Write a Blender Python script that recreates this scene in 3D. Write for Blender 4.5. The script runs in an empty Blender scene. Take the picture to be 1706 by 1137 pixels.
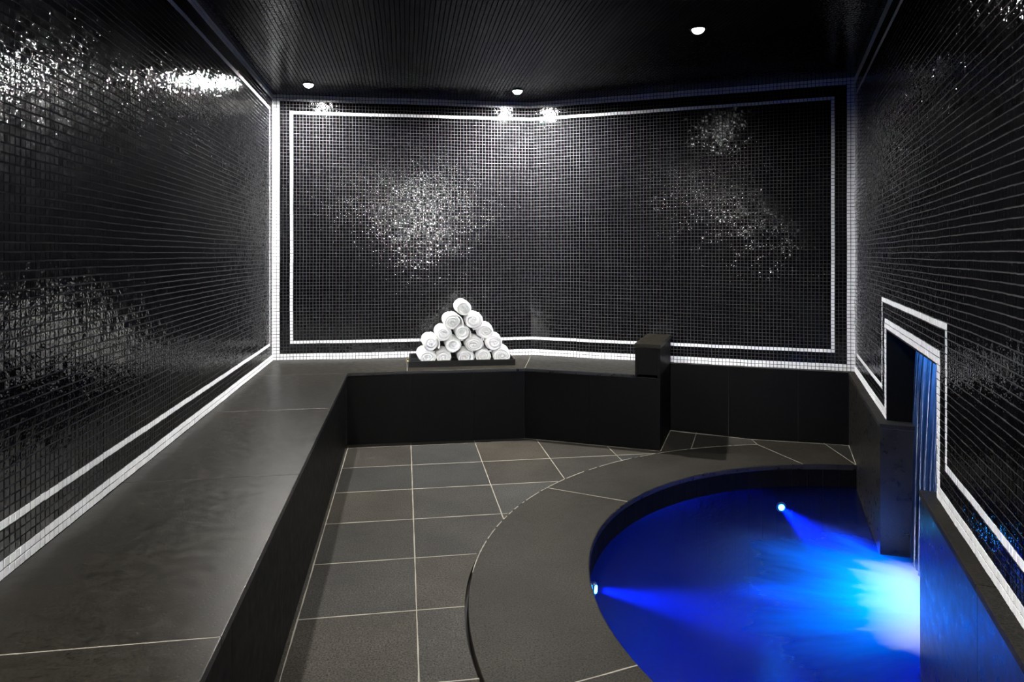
import bpy, bmesh, math, random
import numpy as np
from mathutils import Vector, Matrix

random.seed(7)
rng = np.random.default_rng(11)
S = bpy.context.scene
COL = S.collection
PI = math.pi

# ------------------------------------------------------------------ plan (metres, eye at x=y=0)
EYE = 1.214                 # camera height
BZ = 0.464                  # bench height = foot of the mosaic
CZ = 2.345                  # ceiling
PITCH = (CZ - BZ) / 82      # mosaic pitch
WZ = -0.128                 # water level
P0 = np.array([-1.6864, 4.8192])       # back left corner
BEND = np.array([0.1429, 5.0774])      # bend of the back wall
CR = np.array([2.1850, 4.3520])        # back right corner
U = np.array([-0.15547, 0.98784])      # left wall, away from the camera
V = np.array([0.98784, 0.15547])       # across the room
V1 = (BEND - P0) / np.linalg.norm(BEND - P0); L1 = float(np.linalg.norm(BEND - P0))
N1 = np.array([V1[1], -V1[0]])         # out of the back wall, into the room
D2 = (CR - BEND) / np.linalg.norm(CR - BEND); L2 = float(np.linalg.norm(CR - BEND))
N2 = np.array([D2[1], -D2[0]])
W = np.array([-0.3625, -0.9320]); W = W / np.linalg.norm(W)   # right wall, towards the camera
NR = np.array([W[1], -W[0]])
BACKB = -6.5                # entrance end of the room (along U from P0)
RLEN = 4.30                 # length of the right wall
CO = np.array([1.7346, 2.4721]); RO = 1.8897    # coping outer circle
CI = np.array([1.7442, 2.4961]); RI = 1.4514    # coping inner circle
LEDGE = 0.037               # ledge in front of the right wall
A0, A1, A2, A3 = 1.445, 2.350, 59 * PITCH, 105 * PITCH   # ledge gap and mosaic opening along the right wall
OPZ = BZ + 18 * PITCH

def LF(a, b): return P0 + a * V + b * U
def RW(t, n=0.0): return CR + t * W + n * NR
def B2(t, n=0.0): return BEND + t * D2 + n * N2
def p3(p, z): return (float(p[0]), float(p[1]), float(z))

# ------------------------------------------------------------------ scene helpers
def tag(o, label=None, cat=None, group=None, kind=None):
    if label: o['label'] = label
    if cat: o['category'] = cat
    if group: o['group'] = group
    if kind: o['kind'] = kind
    return o

def link(name, me, mats, parent=None, smooth=False):
    o = bpy.data.objects.new(name, me); COL.objects.link(o)
    for m in (mats if isinstance(mats, (list, tuple)) else [mats]): me.materials.append(m)
    if parent is not None:
        o.parent = parent
        o.matrix_parent_inverse = parent.matrix_basis.inverted()
    if smooth:
        for p in me.polygons: p.use_smooth = True
    return o

def empty(name, loc, label, cat, group=None, rz=0.0):
    o = bpy.data.objects.new(name, None); COL.objects.link(o)
    o.location = loc; o.rotation_euler = (0, 0, rz); o.empty_display_size = 0.1
    return tag(o, label, cat, group)

def from_bm(name, bm, mats, parent=None, smooth=False):
    bmesh.ops.recalc_face_normals(bm, faces=bm.faces)
    me = bpy.data.meshes.new(name); bm.to_mesh(me); bm.free()
    return link(name, me, mats, parent, smooth)

def prism(bm, pts, z0, z1, mat=0, bevel=0.0):
    """solid from a plan polygon (any winding) between two heights"""
    lo = [bm.verts.new(p3(p, z0)) for p in pts]
    hi = [bm.verts.new(p3(p, z1)) for p in pts]
    n = len(pts); fs = []
    fs.append(bm.faces.new(lo[::-1])); fs.append(bm.faces.new(hi))
    for i in range(n):
        j = (i + 1) % n
        fs.append(bm.faces.new((lo[i], lo[j], hi[j], hi[i])))
    for f in fs: f.material_index = mat
    if bevel > 0:
        es = list({e for f in fs for e in f.edges})
        bmesh.ops.recalc_face_normals(bm, faces=fs)
        bmesh.ops.bevel(bm, geom=es, offset=bevel, segments=2, affect='EDGES', profile=0.5)
    return fs

def quad(o, d, s0, s1, n0, n1, nrm):
    """plan rectangle from an origin along d between s0,s1 and along nrm between n0,n1"""
    return [o + s0 * d + n0 * nrm, o + s1 * d + n0 * nrm, o + s1 * d + n1 * nrm, o + s0 * d + n1 * nrm]

# ------------------------------------------------------------------ materials
def new_mat(name):
    m = bpy.data.materials.new(name); m.use_nodes = True
    nt = m.node_tree; nt.nodes.clear()
    out = nt.nodes.new('ShaderNodeOutputMaterial')
    return m, nt, out

def N(nt, t, **kw):
    n = nt.nodes.new(t)
    for k, v in kw.items():
        if k in n.inputs: n.inputs[k].default_value = v
        else: setattr(n, k, v)
    return n

def principled(nt, out, **kw):
    b = N(nt, 'ShaderNodeBsdfPrincipled', **kw)
    nt.links.new(b.outputs[0], out.inputs[0]); return b

def simple(name, col, rough=0.5, metal=0.0, bump=0.0, scale=200.0, spec=0.5):
    m, nt, out = new_mat(name)
    b = principled(nt, out, Roughness=rough, Metallic=metal)
    b.inputs['Base Color'].default_value = (*col, 1); b.inputs['Specular IOR Level'].default_value = spec
    tc = N(nt, 'ShaderNodeTexCoord')
    no = N(nt, 'ShaderNodeTexNoise', Scale=scale, Detail=4.0)
    nt.links.new(tc.outputs['Object'], no.inputs['Vector'])
    if bump:
        bp = N(nt, 'ShaderNodeBump', Strength=bump, Distance=0.002)
        nt.links.new(no.outputs[0], bp.inputs['Height']); nt.links.new(bp.outputs[0], b.inputs['Normal'])
    return m

def tile_mat(name, col, rough, wave=0.25, tintvar=0.3):
    m, nt, out = new_mat(name)
    b = principled(nt, out, Roughness=rough); b.inputs['Specular IOR Level'].default_value = 0.4
    tc = N(nt, 'ShaderNodeTexCoord')
    no = N(nt, 'ShaderNodeTexNoise', Scale=90.0, Detail=1.0, Roughness=0.6)
    nt.links.new(tc.outputs['Object'], no.inputs['Vector'])
    bp = N(nt, 'ShaderNodeBump', Strength=wave, Distance=0.0022)
    nt.links.new(no.outputs[0], bp.inputs['Height']); nt.links.new(bp.outputs[0], b.inputs['Normal'])
    at = N(nt, 'ShaderNodeAttribute', attribute_name='tint')
    mr = N(nt, 'ShaderNodeMapRange')
    mr.inputs['To Min'].default_value = 1 - tintvar; mr.inputs['To Max'].default_value = 1 + tintvar
    nt.links.new(at.outputs['Fac'], mr.inputs['Value'])
    mx = N(nt, 'ShaderNodeVectorMath', operation='SCALE'); mx.inputs[0].default_value = col
    nt.links.new(mr.outputs[0], mx.inputs['Scale']); nt.links.new(mx.outputs[0], b.inputs['Base Color'])
    return m

M_BLACK = tile_mat('black glazed tile', (0.0022, 0.0023, 0.0032), 0.08, 0.55, 0.6)
M_WHITE = tile_mat('white glazed tile', (0.78, 0.80, 0.83), 0.22, 0.06, 0.06)
M_CGROUT = simple('black grout', (0.006, 0.006, 0.0065), 0.9, bump=0.03, scale=300, spec=0.1)
M_GROUT = simple('grey grout', (0.050, 0.050, 0.0535), 0.95, bump=0.03, scale=300, spec=0.1)

def stone(name, base, rough, grid=False, var=0.22, pits=1.0, spec=0.5, pitcol=0.25):
    m, nt, out = new_mat(name); L = nt.links
    b = principled(nt, out); b.inputs['Specular IOR Level'].default_value = spec
    tc = N(nt, 'ShaderNodeTexCoord')
    big = N(nt, 'ShaderNodeTexNoise', Scale=2.3, Detail=5.0, Roughness=0.62)
    fine = N(nt, 'ShaderNodeTexNoise', Scale=170.0, Detail=5.0, Roughness=0.75)
    mid = N(nt, 'ShaderNodeTexNoise', Scale=26.0, Detail=4.0, Roughness=0.6)
    vor = N(nt, 'ShaderNodeTexVoronoi', Scale=105.0)
    for n in (big, fine, mid, vor): L.new(tc.outputs['Object'], n.inputs['Vector'])
    # per slab value
    if grid:
        mp = N(nt, 'ShaderNodeMapping'); mp.inputs['Location'].default_value = (0.002, 0.002, 0)
        dv = N(nt, 'ShaderNodeVectorMath', operation='SCALE'); dv.inputs['Scale'].default_value = 1 / 0.406
        fl = N(nt, 'ShaderNodeVectorMath', operation='FLOOR')
        sx = N(nt, 'ShaderNodeSeparateXYZ'); cx = N(nt, 'ShaderNodeCombineXYZ')
        wn = N(nt, 'ShaderNodeTexWhiteNoise')
        L.new(tc.outputs['Object'], mp.inputs['Vector']); L.new(mp.outputs[0], dv.inputs[0])
        L.new(dv.outputs[0], fl.inputs[0]); L.new(fl.outputs[0], sx.inputs[0])
        L.new(sx.outputs[0], cx.inputs[0]); L.new(sx.outputs[1], cx.inputs[1]); L.new(cx.outputs[0], wn.inputs['Vector'])
        rnd = wn.outputs['Value']; rcol = wn.outputs['Color']
    else:
        oi = N(nt, 'ShaderNodeObjectInfo'); rnd = oi.outputs['Random']
        wn = N(nt, 'ShaderNodeTexWhiteNoise', noise_dimensions='1D'); L.new(rnd, wn.inputs['W']); rcol = wn.outputs['Color']
    sepc = N(nt, 'ShaderNodeSeparateColor'); L.new(rcol, sepc.inputs[0])
    warm = N(nt, 'ShaderNodeMix', data_type='RGBA'); 
    warm.inputs['A'].default_value = (base[0] * 0.93, base[1] * 0.97, base[2] * 1.02, 1)
    warm.inputs['B'].default_value = (base[0] * 1.12, base[1] * 1.0, base[2] * 0.84, 1)
    L.new(sepc.outputs[1], warm.inputs['Factor'])
    def rngmap(src, f0, f1, t0, t1):
        r = N(nt, 'ShaderNodeMapRange'); L.new(src, r.inputs['Value'])
        for k, v in zip(('From Min', 'From Max', 'To Min', 'To Max'), (f0, f1, t0, t1)): r.inputs[k].default_value = v
        return r.outputs[0]
    def mul(a, c):
        k = N(nt, 'ShaderNodeMath', operation='MULTIPLY'); L.new(a, k.inputs[0]); L.new(c, k.inputs[1]); return k.outputs[0]
    f = mul(rngmap(rnd, 0, 1, 1 - var, 1 + var), rngmap(big.outputs[0], 0.3, 0.7, 0.68, 1.32))
    f = mul(f, rngmap(fine.outputs[0], 0.40, 0.60, 0.25, 1.75))
    f = mul(f, rngmap(mid.outputs[0], 0.35, 0.65, 0.8, 1.2))
    pit = rngmap(vor.outputs['Distance'], 0.14, 0.34, pitcol, 1.0)
    pm = N(nt, 'ShaderNodeSeparateColor'); L.new(vor.outputs['Color'], pm.inputs[0])
    gate = rngmap(pm.outputs[0], 0.55, 0.57, 1.0, 0.0)     # most cells have no pit
    mxp = N(nt, 'ShaderNodeMath', operation='MAXIMUM'); L.new(pit, mxp.inputs[0]); L.new(gate, mxp.inputs[1])
    f = mul(f, mxp.outputs[0])
    sc = N(nt, 'ShaderNodeVectorMath', operation='SCALE'); L.new(warm.outputs['Result'], sc.inputs[0]); L.new(f, sc.inputs['Scale'])
    L.new(sc.outputs[0], b.inputs['Base Color'])
    L.new(rngmap(mid.outputs[0], 0.3, 0.7, rough - 0.05, rough + 0.06), b.inputs['Roughness'])
    ad = N(nt, 'ShaderNodeMath', operation='ADD'); L.new(fine.outputs[0], ad.inputs[0]); L.new(mxp.outputs[0], ad.inputs[1])
    bp = N(nt, 'ShaderNodeBump', Strength=0.28 * pits, Distance=0.0012)
    L.new(ad.outputs[0], bp.inputs['Height']); L.new(bp.outputs[0], b.inputs['Normal'])
    return m

M_FLOOR = stone('basalt floor tile', (0.0190, 0.0184, 0.0170), 0.62, grid=True, spec=0.08)
M_COPE = stone('basalt coping', (0.0105, 0.0103, 0.0097), 0.6, var=0.12, spec=0.07)
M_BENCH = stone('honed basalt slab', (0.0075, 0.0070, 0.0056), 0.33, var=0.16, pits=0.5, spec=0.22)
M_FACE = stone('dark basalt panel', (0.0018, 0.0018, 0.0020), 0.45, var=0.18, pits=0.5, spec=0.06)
M_LEDGE = stone('dark basalt ledge', (0.006, 0.0058, 0.0056), 0.3, var=0.1, pits=0.15, pitcol=0.9)
M_NOSE = stone('polished dark basalt edge', (0.010, 0.0105, 0.0125), 0.30, var=0.1, pits=1.2)
M_JOINT = simple('pale stone joint', (0.17, 0.16, 0.135), 0.9, bump=0.1, scale=300, spec=0.2)
M_DARKJOINT = simple('dark panel joint', (0.03, 0.029, 0.027), 0.9, bump=0.08, scale=300, spec=0.2)
M_VOID = simple('dark slot drain', (0.006, 0.006, 0.006), 0.9, bump=0.2)

# ------------------------------------------------------------------ mosaic surfaces
def mosaic(name, org, ud, vd, nd, cols, rows, is_white, keep, base_rects, pu=PITCH, pv=PITCH, mats=None, gap=0.0031, wob=1.0, tilt=0.021):
    """one mesh: grout backing slabs + every glazed tile as raised bevelled block.
    org,ud,vd,nd: 3-vectors (corner, across, up, into the room)"""
    org, ud, vd, nd = (np.array(x, float) for x in (org, ud, vd, nd))
    ii, jj = np.meshgrid(np.arange(cols), np.arange(rows), indexing='ij'); ii = ii.ravel(); jj = jj.ravel()
    k = keep(ii, jj); ii = ii[k]; jj = jj[k]; n = len(ii)
    cu = (ii + 0.5) * pu; cv = (jj + 0.5) * pv
    # the sheets were hung by hand: slow waves, sheet offsets, jitter of each tile
    ns = 15
    so = rng.normal(0, 1, (cols // ns + 2, rows // ns + 2, 4))
    sh = so[ii // ns, jj // ns]
    du = (np.sin(cv * 9.0 + 1.3) * 0.0005 + sh[:, 0] * 0.00035 + rng.normal(0, 0.00022, n)) * wob
    dv = (np.sin(cu * 7.0 + 0.4) * 0.0006 + np.sin(cu * 23.0) * 0.0003 + sh[:, 1] * 0.0004 + rng.normal(0, 0.00025, n)) * wob
    tu = rng.normal(0, tilt, n) + sh[:, 2] * 0.006
    tv = rng.normal(0, tilt, n) + sh[:, 3] * 0.006
    half = (pu - gap) / 2 * (1 + rng.normal(0, 0.012, n)); halfv = (pv - gap) / 2 * (1 + rng.normal(0, 0.012, n))
    h = 0.0016; bev = 0.0004
    sx = np.array([-1, 1, 1, -1.]); sy = np.array([-1, -1, 1, 1.])
    rot = rng.normal(0, 0.012, n) * wob
    verts = np.zeros((n, 8, 3))
    for c in range(4):
        for ring in (0, 1):
            a = sx[c] * (half - (bev if ring else 0)); b = sy[c] * (halfv - (bev if ring else 0))
            x = cu + du + a * np.cos(rot) - b * np.sin(rot); y = cv + dv + a * np.sin(rot) + b * np.cos(rot)
            z = (h + a * tu + b * tv) if ring else np.full(n, -0.0004)
            verts[:, ring * 4 + c] = org + x[:, None] * ud + y[:, None] * vd + z[:, None] * nd
    verts = verts.reshape(-1, 3)
    fl = np.array([[4, 5, 6, 7], [0, 1, 5, 4], [1, 2, 6, 5], [2, 3, 7, 6], [3, 0, 4, 7]])
    if np.dot(np.cross(ud, vd), nd) < 0: fl = fl[:, ::-1]
    faces = (np.arange(n)[:, None, None] * 8 + fl[None]).reshape(-1, 4)
    white = is_white(ii, jj)
    fm = np.repeat(np.where(white, 2, 1), 5)
    tint = np.repeat(rng.random(n), 5)
    # backing
    bv = []; bf = []
    th = 0.05
    for (u0, u1, v0, v1) in base_rects:
        o = len(verts) + len(bv)
        for z in (-th, 0.0):
            for (a, b) in ((u0, v0), (u1, v0), (u1, v1), (u0, v1)): bv.append(org + a * ud + b * vd + z * nd)
        q = np.array([[4, 5, 6, 7], [3, 2, 1, 0], [0, 1, 5, 4], [1, 2, 6, 5], [2, 3, 7, 6], [3, 0, 4, 7]])
        if np.dot(np.cross(ud, vd), nd) < 0: q = q[:, ::-1]
        bf.append(q + o)
    allv = np.vstack([verts, np.array(bv)]); allf = np.vstack([faces] + bf)
    fm = np.concatenate([fm, np.zeros(6 * len(bf), int)]); tint = np.concatenate([tint, np.full(6 * len(bf), 0.5)])
    me = bpy.data.meshes.new(name)
    me.vertices.add(len(allv)); me.vertices.foreach_set('co', allv.ravel().astype(np.float32))
    nf = len(allf); me.loops.add(nf * 4); me.loops.foreach_set('vertex_index', allf.ravel().astype(np.int32))
    me.polygons.add(nf); me.polygons.foreach_set('loop_start', np.arange(0, nf * 4, 4, dtype=np.int32))
    me.polygons.foreach_set('material_index', fm.astype(np.int32))
    me.update(calc_edges=True)
    me.polygons.foreach_set('use_smooth', np.zeros(nf, dtype=bool))
    at = me.attributes.new('tint', 'FLOAT', 'FACE'); at.data.foreach_set('value', tint.astype(np.float32))
    o = link(name, me, mats or [M_GROUT, M_BLACK, M_WHITE])
    return tag(o, kind='structure')

ROWS = 82
ALL = lambda i, j: np.ones(len(i), bool)
def frame(cols, left=True, right=True, rows=ROWS):
    """double white border, three black, single white line"""
    def f(i, j):
        k = np.full(len(i), 99)
        k = np.minimum(k, j); k = np.minimum(k, rows - 1 - j)
        if left: k = np.minimum(k, i)
        if right: k = np.minimum(k, cols - 1 - i)
        return (k < 2) | (k == 5)
    return f

z3 = (0, 0, 1)
def v3(p): return (float(p[0]), float(p[1]), 0.0)
# left wall: along -U from the corner
LW = -BACKB
cl = int(round(LW / PITCH))
tag(mosaic('wall_left', p3(P0, BZ), v3(-U), z3, v3(V), cl, ROWS, frame(cl, True, False), ALL, [(-0.05, cl * PITCH, 0, ROWS * PITCH)]),
    'left wall of small black glazed mosaic with white border lines')
c1 = 81
tag(mosaic('wall_back_left', p3(P0, BZ), v3(V1), z3, v3(N1), c1, ROWS, frame(c1, True, False), ALL, [(0, L1 + 0.012, 0, ROWS * PITCH)], pu=L1 / c1, tilt=0.021),
    'black mosaic back wall left of the bend, behind the towels')
c2 = 94
tag(mosaic('wall_back_right', p3(BEND, BZ), v3(D2), z3, v3(N2), c2, ROWS, frame(c2, False, True), ALL, [(0, L2 + 0.05, 0, ROWS * PITCH)], pu=L2 / c2, tilt=0.021),
    'black mosaic back wall right of the bend, above the plunge pool')
cr = int(round(RLEN / PITCH))
def right_white(i, j):
    k = np.full(len(i), 99)
    outside = np.maximum(np.maximum(58 - i, i - 105), j - 18)     # rings around the opening: 0,1 then 5
    k = np.minimum(k, j); k = np.minimum(k, ROWS - 1 - j); k = np.minimum(k, i)
    k = np.minimum(k, np.maximum(np.maximum(58 - i, i - 105), j - 18))
    return (k < 2) | (k == 5)
def right_keep(i, j): return ~((i >= 59) & (i < 105) & (j < 18))
tag(mosaic('wall_right', p3(CR, BZ), v3(W), z3, v3(NR), cr, ROWS, right_white, right_keep,
    [(0, A2, 0, ROWS * PITCH), (A3, cr * PITCH, 0, ROWS * PITCH), (A2, A3, 18 * PITCH, ROWS * PITCH)]),
    'right wall of black mosaic with a white framed waterfall niche')
# entrance end (behind the camera): two plain mosaic walls closing the room
E0 = RW(cr * PITCH); EL = LF(0, BACKB)
dE = -U; lE = float((E0 - EL) @ U)
E1 = E0 - lE * U
ce = int(round(lE / (2 * PITCH)))
tag(mosaic('wall_entrance_side', p3(E0, BZ), v3(dE), z3, v3(-V), ce, 41, lambda i, j: (j < 1), ALL, [(0, lE + .05, -BZ, 41 * 2 * PITCH)], pu=2 * PITCH, pv=2 * PITCH),
    'black tiled side wall of the entrance behind the viewer')
wE = float((E1 - EL) @ V); cE = int(round(wE / (2 * PITCH)))
tag(mosaic('wall_entrance', p3(EL, BZ), v3(V), z3, v3(U), cE, 41, lambda i, j: (j < 1), ALL, [(0, wE, -BZ, 41 * 2 * PITCH)], pu=2 * PITCH, pv=2 * PITCH),
    'black tiled end wall of the room behind the viewer')

# ceiling: grid square to the left wall, clipped to the room's plan
ROOM = [P0, BEND, CR, E0, E1, EL]
def inside(px, py, poly):
    r = np.zeros(len(px), bool); j = len(poly) - 1
    for i in range(len(poly)):
        xi, yi = poly[i]; xj, yj = poly[j]
        c = ((yi > py) != (yj > py)) & (px < (xj - xi) * (py - yi) / (yj - yi + 1e-12) + xi)
        r ^= c; j = i
    return r
CORG = LF(0, 0.6)
cca, ccb = int(4.2 / PITCH), int((0.6 - BACKB) / PITCH)
def ckeep(i, j):
    a = (i + 0.5) * PITCH; b = (j + 0.5) * PITCH
    px = CORG[0] + a * V[0] - b * U[0]; py = CORG[1] + a * V[1] - b * U[1]
    return inside(px, py, ROOM)
tag(mosaic('ceiling', p3(CORG, CZ + 0.0012), v3(V), v3(-U), (0, 0, -1), cca, ccb, lambda i, j: np.zeros(len(i), bool), ckeep,
           [(-0.1, 4.3, -0.1, ccb * PITCH + 0.1)], mats=[M_CGROUT, M_BLACK, M_WHITE], tilt=0.009), 'black mosaic ceiling with recessed downlights')

# ------------------------------------------------------------------ circle helpers
def on_circle(c, r, p):
    d = np.array(p) - c; return c + d / np.linalg.norm(d) * r
def ang(c, p): return math.atan2(p[1] - c[1], p[0] - c[0])
def arc(c, r, a0, a1, n):
    return [c + r * np.array([math.cos(a0 + (a1 - a0) * k / n), math.sin(a0 + (a1 - a0) * k / n)]) for k in range(n + 1)]
def line_circle(p, d, c, r, far=True):
    d = np.array(d) / np.linalg.norm(d); q = np.array(p) - c
    b = q @ d; disc = b * b - (q @ q - r * r); s = math.sqrt(max(disc, 0))
    return np.array(p) + d * (-b + (s if far else -s))

J0 = np.array([1.570, 4.476]); J1 = on_circle(CO, RO, (1.568, 4.328)); J2 = on_circle(CI, RI, (1.684, 3.934))
RIE = line_circle(RW(0, LEDGE), W, CI, RI, far=False)     # inner circle meets ledge front, far end
RIN = line_circle(RW(0, LEDGE), W, CI, RI, far=True)      # near end
RON = line_circle(RW(0, LEDGE), W, CO, RO, far=True)
aJ1 = ang(CO, J1); aRON = ang(CO, RON) + 2 * PI if ang(CO, RON) < aJ1 else ang(CO, RON)
aJ2 = ang(CI, J2); aRIN = ang(CI, RIN) + 2 * PI if ang(CI, RIN) < aJ2 else ang(CI, RIN)

# ------------------------------------------------------------------ floor
def drain(a):
    """slot between floor and coping opens towards the camera"""
    t = (math.degrees(a) - 171) / 40.0
    return 0.0125 * max(0.0, math.sin(PI * min(max(t, 0), 1))) ** 0.7 if 0 < t < 1 else 0.0
arcpts = []
NA = 160
for k in range(NA + 1):
    a = aJ1 + (aRON - aJ1) * k / NA
    r = RO + 0.0015 + drain(a)
    arcpts.append(CO + r * np.array([math.cos(a), math.sin(a)]))
FOR = LF(0.957, -1.05)                       # grid corner
tloc = Matrix.Translation(Vector((FOR[0], FOR[1], 0))) @ Matrix.Rotation(math.atan2(V[1], V[0]), 4, 'Z')
floor_poly = [P0, BEND, J0] + arcpts + [E0, E1, EL]
bm = bmesh.new()
f = bm.faces.new([bm.verts.new(p3(p, 0)) for p in floor_poly])
bmesh.ops.triangulate(bm, faces=[f], ngon_method='EAR_CLIP')
g = bmesh.ops.extrude_face_region(bm, geom=list(bm.faces))
bmesh.ops.translate(bm, vec=(0, 0, -0.012), verts=[v for v in g['geom'] if isinstance(v, bmesh.types.BMVert)])
# subfloor, below the slot
def seg_strip(bm, p, q, w, z0=-0.004, z1=0.0006, mat=1, jag=0.0):
    p = np.array(p); q = np.array(q); d = (q - p); l = np.linalg.norm(d); d = d / l; n = np.array([-d[1], d[0]])
    m = max(1, int(l / 0.05)); 
    L_ = []
    for k in range(m + 1):
        c = p + d * l * k / m; e = w / 2 * (1 + random.uniform(-jag, jag)); o = n * random.uniform(-1, 1) * w * 0.12 * (1 if jag else 0)
        L_.append((bm.verts.new(p3(c + n * e + o, z1)), bm.verts.new(p3(c - n * e + o, z1)), bm.verts.new(p3(c + n * e + o, z0)), bm.verts.new(p3(c - n * e + o, z0))))
    for k in range(m):
        A, B = L_[k], L_[k + 1]
        for idx in ((0, 0, 1, 1),):
            f = bm.faces.new((A[0], B[0], B[1], A[1])); f.material_index = mat
            f = bm.faces.new((A[1], B[1], B[3], A[3])); f.material_index = mat
            f = bm.faces.new((A[2], B[2], B[0], A[0])); f.material_index = mat
JW = 0.0042
front_b = lambda a: None
# lines running away from the camera
for a in (0.957, 1.365, 1.771, 2.181):
    far = LF(a, -0.600)
    if a > 1.724:
        # stops at the right bench front
        o = LF(a, 0); M = np.column_stack([-U, -D2]); s = np.linalg.solve(M, (BEND + 0.56 * N2) - o); far = o - U * s[0]
    near = LF(a, BACKB + 0.02)
    d = (near - far) / np.linalg.norm(near - far); q = far - CO; bb = q @ d; disc = bb * bb - (q @ q - RO * RO)
    if disc > 0 and -bb - math.sqrt(disc) > 0: near = far + d * (-bb - math.sqrt(disc) - 0.002)
    seg_strip(bm, far, near, JW, jag=0.35)
# lines across
for k in range(-13, 2):
    b = -1.05 + 0.406 * k if k < 1 else -0.645
    p = LF(0.562, b); d = V
    q = p - CO; bb = q @ d; disc = bb * bb - (q @ q - RO * RO)
    end = LF(1.55, b)
    if disc > 0: end = p + d * (-bb - math.sqrt(disc) - 0.002 - drain(PI))
    if b < -4.3: end = LF(1.55, b)
    if b == -0.645: end = LF(1.80, b)
    seg_strip(bm, p, end, JW, jag=0.35)
# joint along the foot of the benches and of the stone dado
seg_strip(bm, LF(0.566, -0.604), LF(0.566, BACKB + 0.02), 0.004, jag=0.4)
seg_strip(bm, B2(0.03, 0.5635), B2(1.016, 0.5635), 0.004, jag=0.4)
seg_strip(bm, B2(1.0195, 0.56), B2(1.0195, 0.035), 0.005, jag=0.4)
seg_strip(bm, B2(1.02, 0.0335), J0 + 0 * D2, 0.005, jag=0.4)
# small triangle of tiles behind the pool
seg_strip(bm, B2(1.193, 0.034), line_circle(B2(1.193, 0), -N2 * -1, CO, RO, far=False) + 0 * N2, JW, jag=0.3)
# rough mortar line along the outside of the coping
prev = None
for k in range(0, 120):
    a = aJ1 + (math.radians(176) - aJ1) * k / 120; a2 = aJ1 + (math.radians(176) - aJ1) * (k + 1) / 120
    if random.random() < 0.12: continue
    w_ = random.uniform(0.0022, 0.0052)
    seg_strip(bm, CO + RO * np.array([math.cos(a), math.sin(a)]), CO + RO * np.array([math.cos(a2), math.sin(a2)]), w_, z1=0.0008)
bmesh.ops.transform(bm, matrix=tloc.inverted(), verts=bm.verts)
fo = from_bm('floor', bm, [M_FLOOR, M_JOINT]); fo.matrix_world = tloc
tag(fo, 'dark grey square stone floor tiles with pale joints', kind='structure')
# bed under the floor and around the pool, seen only through the drain slot
bm = bmesh.new()
outer = [CO + (RO + 0.25) * np.array([math.cos(a), math.sin(a)]) for a in np.linspace(aJ1, aRON, 60)]
inner = [CO + (RO - 0.10) * np.array([math.cos(a), math.sin(a)]) for a in np.linspace(aJ1, aRON, 60)]
for i in range(59):
    f = bm.faces.new([bm.verts.new(p3(p, -0.05)) for p in (outer[i], outer[i + 1], inner[i + 1], inner[i])])
bmesh.ops.remove_doubles(bm, verts=bm.verts, dist=1e-5)
g = bmesh.ops.extrude_face_region(bm, geom=list(bm.faces))
bmesh.ops.translate(bm, vec=(0, 0, -0.02), verts=[v for v in g['geom'] if isinstance(v, bmesh.types.BMVert)])
tag(from_bm('trim_1', bm, M_VOID), 'black slot drain curving along the pool coping', kind='structure')

# ------------------------------------------------------------------ plunge pool
pool = empty('plunge_pool', p3(CI, 0), 'round sunken plunge pool of blue lit water with grey stone coping', 'pool')
def coping_piece(a_o0, a_o1, a_i0, a_i1, n, zt=0.0):
    bm = bmesh.new()
    gap = 0.0016
    rows = []
    for k in range(n + 1):
        t = k / n
        ao = a_o0 + (a_o1 - a_o0) * t; ai = a_i0 + (a_i1 - a_i0) * t
        po = CO + RO * np.array([math.cos(ao), math.sin(ao)])
        di = np.array([math.cos(ai), math.sin(ai)])
        prof = [(po, -0.03), (po, zt - 0.002), (po + (CI - po) / np.linalg.norm(CI - po) * 0.002, zt)]
        for q in (0.25, 0.5, 0.75):
            prof.append((po * (1 - q) + (CI + (RI + 0.006) * di) * q, zt))
        for (rr, zz) in ((0.006, 0.0), (0.0022, -0.0012), (0.0, -0.005), (0.0, -0.022), (0.002, -0.027), (0.010, -0.030)):
            prof.append((CI + (RI + rr) * di, zt + zz))
        rows.append([bm.verts.new(p3(p, z)) for p, z in prof])
    m = len(rows[0])
    for k in range(n):
        for q in range(m):
            r = (q + 1) % m
            f = bm.faces.new((rows[k][q], rows[k][r], rows[k + 1][r], rows[k + 1][q]))
            if q >= 7 and q <= 10: f.material_index = 1
    for r in (rows[0], rows[-1]): bm.faces.new(r)
    return from_bm('coping_slab', bm, [M_COPE, M_NOSE], pool)
aAo, aAi = ang(CO, (0.208, 3.531)), ang(CI, (0.579, 3.343))
dF = np.array([0.363 - 0.182, 2.013 - 1.936]); Fi = on_circle(CI, RI, (0.363, 2.013)); Fo = line_circle(Fi, -dF, CO, RO, far=True)
aFo, aFi = ang(CO, Fo) % (2 * PI), ang(CI, Fi) % (2 * PI)
e = 0.0009
coping_piece(aJ1 + e, aAo - e, aJ2 + e, aAi - e, 40)
coping_piece(aAo + e, aFo - e, aAi + e, aFi - e, 40)
coping_piece(aFo + e, aRON, aFi + e, aRIN, 48)
def dark_sides(bm):
    bm.normal_update()
    for f in bm.faces:
        if abs(f.normal.z) < 0.5: f.material_index = 1
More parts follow.
